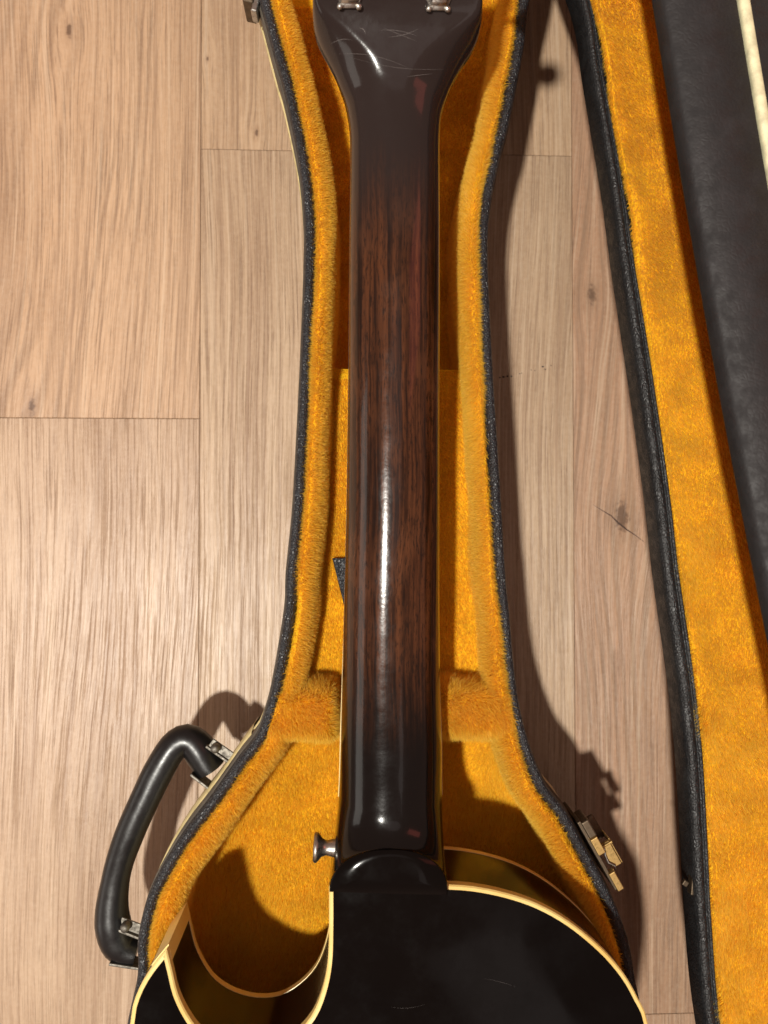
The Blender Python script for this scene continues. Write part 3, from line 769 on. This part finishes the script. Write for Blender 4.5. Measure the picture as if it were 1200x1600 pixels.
# ivory strip down the point of the horn
idx = [(ih+i) % nb for i in range(-4, 5)]
def arc_pts(di, dist):
    out = [body[ih]]; acc = 0; i = ih
    while acc < dist:
        j = (i+di) % nb; acc += np.linalg.norm(body[j]-body[i]); out.append(body[j]); i = j
    return out
A1 = arc_pts(-1, 0.004)[::-1]; A2 = arc_pts(1, 0.0105)
strip = np.array(A1+A2[1:]); sn2 = normals2(strip, False)
V, F = sweep(strip, [(0.0012, ZB-0.003), (-0.0005, ZB-0.003), (-0.0005, ZF+0.002), (0.0012, ZF+0.002)], closed=False, nrm=sn2)
ns = len(strip)
part('horn_strip', V, F, M_ivory, guitar, False)

# neck loft: each station = (py, left px, right px, edge z, back z, flat half-width fraction, roundness)
st = [
    # py, xl, xr, z_edge, z_back, flat, power
    (-190, 479, 757, 0.205, 0.219, 0.96, 6.0),
    (-100, 484, 752, 0.184, 0.198, 0.96, 6.0),
    (-30, 488, 749, 0.1685, 0.1825, 0.95, 5.0),
    (0, 489, 749, 0.163, 0.177, 0.94, 4.5),
    (30, 489, 750, 0.1585, 0.1725, 0.91, 4.0),
    (48, 491, 749, 0.156, 0.1700, 0.85, 3.6),
    (65, 496, 743, 0.1535, 0.1682, 0.76, 2.4),
    (82, 504, 734, 0.1515, 0.1665, 0.63, 1.9),
    (100, 514, 722, 0.1495, 0.1650, 0.50, 1.65),
    (120, 524, 711, 0.1470, 0.1635, 0.37, 1.55),
    (140, 532, 702, 0.1450, 0.1620, 0.25, 1.6),
    (160, 539, 695, 0.1430, 0.1608, 0.15, 1.75),
    (185, 544, 689, 0.1410, 0.1595, 0.10, 2.15),
    (215, 547, 687, 0.1396, 0.1585, 0.05, 2.1),
    (260, 547.5, 686.5, 0.1385, 0.1578, 0.02, 2.1),
    (400, 546, 687, 0.1348, 0.1545, 0.02, 2.1),
    (560, 545, 686.5, 0.1306, 0.1508, 0.02, 2.1),
    (700, 543, 686, 0.1270, 0.1478, 0.02, 2.1),
    (800, 541.5, 686, 0.1244, 0.1456, 0.02, 2.1),
    (900, 539, 686, 0.1218, 0.1434, 0.02, 2.15),
    (1000, 536.5, 686.5, 0.1192, 0.1412, 0.02, 2.2),
    (1080, 534.5, 687.5, 0.1171, 0.1395, 0.02, 2.2),
    (1140, 533, 689, 0.1156, 0.1384, 0.02, 2.25),
    (1180, 532, 690, 0.1146, 0.1380, 0.02, 2.2),
    (1215, 531, 690, 0.1136, 0.1378, 0.03, 2.15),
    (1245, 529.5, 690.5, 0.1126, 0.1380, 0.04, 2.1)]
NS = 41
def station(y, xl, xr, ze, zb, fz, pw_):
    half = (xr-xl)/2; c = (xr+xl)/2; row = []
    for j in range(NS):
        a = math.pi*j/(NS-1)
        s = math.cos(a); u = abs(s)
        # from the flat part outwards a superellipse quarter
        x = -s
        ax_ = abs(x)
        if ax_ <= fz: h = 1.0
        else:
            q = (ax_-fz)/(1-fz); h = max(0.0, 1-q**pw_)**(1/2.0)
        row.append((x*half, h))
    return row
V = []; 
ctrl = np.array(st); tt = np.arange(len(st)); fine = np.linspace(0, len(st)-1, (len(st)-1)*5+1)
def cr1(vals, t):
    i = int(min(math.floor(t), len(vals)-2)); f = t-i
    a, b, c, d = vals[max(i-1, 0)], vals[i], vals[i+1], vals[min(i+2, len(vals)-1)]
    # monotone-ish hermite
    m1 = (c-a)/2 if i > 0 else c-b; m2 = (d-b)/2 if i < len(vals)-2 else c-b
    if (c-b)*(b-a) <= 0 and i > 0: m1 = 0
    if (d-c)*(c-b) <= 0: m2 = 0
    return (2*f**3-3*f**2+1)*b+(f**3-2*f**2+f)*m1+(-2*f**3+3*f**2)*c+(f**3-f**2)*m2
rows = []
for t in fine:
    y, xl, xr, ze, zb, fz, pw_ = [cr1(ctrl[:, q], t) for q in range(7)]
    pl = P(xl, y, ze); pr = P(xr, y, ze); cx = (pl.x+pr.x)/2; hw = (pr.x-pl.x)/2; yy = (pl.y+pr.y)/2
    row = []
    for x, h in station(y, -1, 1, ze, zb, fz, pw_):
        row.append((cx+x*hw, yy, ze+(zb-ze)*h))
    rows.append(row)
# heel: the back rises to the level of the back and ends in the round cap
cy0 = P(600, 1390, ZB+.001).y
xl = P(515, 1390, ZB).x; xr = P(698, 1390, ZB).x; ccx = (xl+xr)/2; chw = (xr-xl)/2
cap_h = abs(P(600, 1322, ZB).y-cy0)
def cap_y(x):
    u = min(1, abs(x-ccx)/chw); return cy0+0.0015+(cap_h-0.0015)*max(0, 1-u**2.3)**0.5
last = rows[-1]
steps = [0.12, 0.25, 0.4, 0.55, 0.68, 0.80, 0.88, 0.94, 0.98, 1.0]
for s in steps:
    row = []
    for (x0, y0, z0), j in zip(last, range(NS)):
        u = -math.cos(math.pi*j/(NS-1))
        tx = ccx+u*chw; ty = cap_y(tx); tz = ZB+0.0030
        edge = abs(u) > 0.999
        # run level first, then sweep up to the rim of the cap
        sy = 1-(1-s)**1.2; sz = s**1.9
        zt0 = tz
        row.append((x0+(tx-x0)*s**1.2, y0+(ty-y0)*sy, z0+(zt0-z0)*sz*(1.0)))
    rows.append(row)
V = [p for r in rows for p in r]; F = grid_faces(len(rows), NS)
# skirt: the two edges drop to the level of the fingerboard
neck = part('neck', V, F, M_neck, guitar)
# side skirts of heel down to soundboard level
sk = []
for r in rows[:len(fine)]: pass
def skirt(side):
    V = []; 
    for i, r in enumerate(rows):
        x, y, z = r[side]
        zlow = min(z, rows[min(i, len(fine)-1)][side][2])-0.004 if i < len(fine) else 0.100
        V += [(x, y, z), (x, y, zlow)]
    V += [(rows[-1][side][0], cy0-0.001, ZB+0.003), (rows[-1][side][0], cy0-0.001, 0.1)]
    m = len(V)//2
    return V, [(2*i, 2*i+1, 2*i+3, 2*i+2) for i in range(m-1)]
part('neck_side', *join(skirt(0), skirt(NS-1)), M_neck, guitar)
# heel cap
capV = []; m = 40
edge = []
for j in range(m+1):
    u = -math.cos(math.pi*j/m); x = ccx+u*chw; edge.append((x, cap_y(x)))
poly = edge+[(xr, P(698, 1393, ZB).y), (xl, P(515, 1388, ZB).y)]
pc = np.array(poly); cen = pc.mean(0)
rings = [(1.0, ZB+0.0026), (0.995, ZB+0.0036), (0.975, ZB+0.0042), (0.5, ZB+0.0044)]
V = []; 
for s, z in rings:
    for p in pc: q = cen+(p-cen)*s; V.append((q[0], q[1], z))
kk2 = len(pc)
for p in pc: V.append((p[0], p[1], ZB-0.0005))
F = []
for r in range(3):
    for i in range(kk2): F.append((r*kk2+i, r*kk2+(i+1) % kk2, (r+1)*kk2+(i+1) % kk2, (r+1)*kk2+i))
F.append(tuple(3*kk2+i for i in range(kk2)))
for i in range(kk2): F.append((i, 4*kk2+i, 4*kk2+(i+1) % kk2, (i+1) % kk2))
part('heel_cap', V, F, M_black, guitar)
# fingerboard with its pale binding
V = []; R_ = [r for r in rows[:len(fine)] if r[0][1] < P(600, 205, 0.14).y]
for r in R_:
    (x0, y, z), (x1, _, z1) = r[0], r[-1]
    V += [(x0-0.0001, y, z-0.0008), (x1+0.0001, y, z-0.0008), (x1, y, z-0.0065), (x0, y, z-0.0065)]
m = len(R_); F = []
for i in range(m-1):
    for j in range(4): F.append((i*4+j, i*4+(j+1) % 4, (i+1)*4+(j+1) % 4, (i+1)*4+j))
F += [(0, 1, 2, 3), ((m-1)*4+3, (m-1)*4+2, (m-1)*4+1, (m-1)*4)]
fb = part('fingerboard', V, F, M_rose, guitar, False)
R_b = R_
V = []; F = []
for side, sg in ((0, -1), (-1, 1)):
    o0 = len(V)
    for r in R_:
        x, y, z = r[side]; e = 0.00008+0.0004*min(1, max(0, (-0.05-y)/0.05))
        V += [(x+sg*e, y, z-0.0012), (x+sg*e, y, z-0.0055), (x-sg*.001, y, z-0.0056), (x-sg*.001, y, z-0.0011)]
    for i in range(m-1):
        for j in range(4): F.append((o0+i*4+j, o0+i*4+(j+1) % 4, o0+(i+1)*4+(j+1) % 4, o0+(i+1)*4+j))
part('fingerboard_binding', V, F, M_ivory, fb, False)
# headstock face board closing the loft from below
hs = [r for r in rows[:len(fine)] if r[0][1] > P(600, 215, 0.14).y]
V = []; 
for r in hs:
    (x0, y, z), (x1, _, z1) = r[0], r[-1]
    V += [(x0, y, z), (x1, y, z), (x1, y, z-0.0035), (x0, y, z-0.0035)]
m = len(hs); F = [(0, 1, 2, 3)]
for i in range(m-1):
    for j in (1, 2, 3): F.append((i*4+j, i*4+(j+1) % 4, (i+1)*4+(j+1) % 4, (i+1)*4+j))
part('headstock_veneer', V, F, M_black, guitar, False)
# end wall of the headstock
r = rows[0]
V = list(r)+[(r[-1][0], r[-1][1], r[-1][2]-.0035), (r[0][0], r[0][1], r[0][2]-.0035)]
part('headstock_end', V, [tuple(range(len(V)))], M_neck, guitar, False)
# strap button
c = P(527, 1325, 0.1245); dirx = Vector((-1, 0.06, 0.02)).normalized()
V, F = lathe([(-0.006, 0.0005), (-0.006, 0.0064), (-0.0005, 0.0064), (0.0010, 0.0055), (0.0012, 0.0036)], c, dirx, 28)
btn = part('strap_button', V, F, M_black_plain, guitar)
V, F = lathe([(0.0008, 0.0044), (0.0030, 0.0038), (0.0052, 0.0034), (0.0072, 0.0041), (0.0086, 0.0058), (0.0096, 0.0068), (0.0106, 0.0069), (0.0113, 0.0062), (0.0115, 0.002), (0.0108, 0.0001)], c, dirx, 32)
part('button_post', V, F, M_nickel, btn)
# tuning machines
slope = Vector((0, 1, 0.40)).normalized(); nup = Vector((0, -0.40, 1)).normalized(); ex = Vector((1, 0, 0))
def zback(yy):
    ysr = [r[NS//2][1] for r in rows[:len(fine)]]; zs = [r[NS//2][2] for r in rows[:len(fine)]]
    return float(np.interp(yy, ysr[::-1], zs[::-1]))
def tuner(cx, cy, sg, label=None):
    o0 = Vector((cx, cy, zback(cy)))
    # stamped base plate: hexagonal with two ears
    out = [(-5.4, 3), (-5.2, 0.5), (-3.4, -3.2), (-3.8, -4.6), (3.8, -4.6), (3.4, -3.2), (5.2, 0.5), (5.4, 3), (4.5, 8), (0, 10), (-4.5, 8)]
    V = []
    K = 1.25
    for s, h in ((1.0, 0.0), (1.0, 0.0008), (0.97, 0.0012), (0.80, 0.0016), (0.74, 0.0042), (0.62, 0.0056), (0.30, 0.0060)):
        for x, y in out: V.append(o0+ex*(x*K*s/1000)+slope*(y*K*s/1000)+nup*h)
    k = len(out); F = []
    for r in range(6):
        for i in range(k): F.append((r*k+i, r*k+(i+1) % k, (r+1)*k+(i+1) % k, (r+1)*k+i))
    F.append(tuple(6*k+i for i in range(k)))
    t = part('tuning_machine', V, F, M_nickel, guitar, True)
    V, F = lathe([(0.0040, 0.0026), (0.0064, 0.0026), (0.0066, 0.0019), (0.0058, 0.0012), (0.0058, 0.0001)], o0+slope*(-0.0005), nup, 20)
    part('oil_cap', V, F, M_black_plain, t)
    for dx in (-1, 1):
        V, F = lathe([(0.0008, 0.0014), (0.0016, 0.0014), (0.0021, 0.0008), (0.0022, 0.0001)], o0+ex*(dx*0.0040)+slope*(-0.0052), nup, 12)
        part('screw', V, F, M_nickel, t)
    p0 = o0+nup*0.003+ex*sg*0.004+slope*0.015; p1 = p0+ex*sg*0.022
    V, F = lathe([(0, 0.0014), (0.018, 0.0014), (0.019, 0.003), (0.022, 0.006), (0.030, 0.0075), (0.035, 0.005), (0.036, 0.0001)], p0, ex*sg, 16)
    part('tuner_button', V, F, M_ivory, t)
    return t
for i in range(3):
    yy = P(600, -27, 0.18).y+0.036*i
    if yy > rows[0][0][1]-0.012: break
    tuner(P(546, -27, 0.18).x-0.0008*i, yy, -1); tuner(P(688, -27, 0.18).x+0.0008*i, yy, 1)
# hairline scratches in the lacquer of the headstock and of the back
M_scr = mat_simple('scratched_lacquer', (0.20, 0.18, 0.17), 0.4)
sv, sf = [], []
def hair(a, b, zf, w, bow=0.0):
    global sv, sf
    pts = []
    for i in range(9):
        t = i/8; p = Vector(a).lerp(Vector(b), t); d = Vector(b)-Vector(a); p += Vector((-d.y, d.x, 0))*bow*math.sin(math.pi*t)
        p.z = zf(p.x, p.y)+0.00006; pts.append(p)
    vv, ff = ribbon(pts, [w*math.sin(math.pi*(0.04+0.92*i/8)) for i in range(9)])
    sv, sf = join((sv, sf), (vv, ff))
zh = lambda x, y: zback(y)
for (ax_, ay_), (bx_, by_), w, bw in (((594, 25), (655, 33), .00014, .05), ((608, 34), (656, 24), .00012, -.05), ((515, 43), (552, 38), .00012, .1), ((527, 56), (640, 75), .00011, .06), ((562, 22), (572, 30), .0002, .2), ((600, 22), (655, 40), .0001, 0), ((640, 88), (680, 84), .0001, 0), ((545, 60), (700, 78), .00008, -.04)):
    hair(P(ax_, ay_, 0.176), P(bx_, by_, 0.176), zh, w, bw)
def zbk(x, y):
    d = float(np.min(np.linalg.norm(body-np.array([x, y]), axis=1))); return ZB+0.0045*(1-math.exp(-(d/0.035)**1.3))+0.0001
for k_ in range(9):
    cx_, cy_ = random.uniform(0.0, 0.115), random.uniform(-0.28, -0.185); a = random.uniform(0, 6.28); L_ = random.choice([.0012, .0018, .003, .009, .016])
    if np.min(np.linalg.norm(body-np.array([cx_, cy_]), axis=1)) < 0.018: continue
    hair(Vector((cx_, cy_, 0)), Vector((cx_+L_*math.cos(a), cy_+L_*math.sin(a), 0)), zbk, 0.00016 if L_ < .004 else 0.00003, random.uniform(-.1, .1))
part('scratches', sv, sf, M_scr, guitar, False)['kind'] = 'stuff'
print('pile fibres', pile_total)
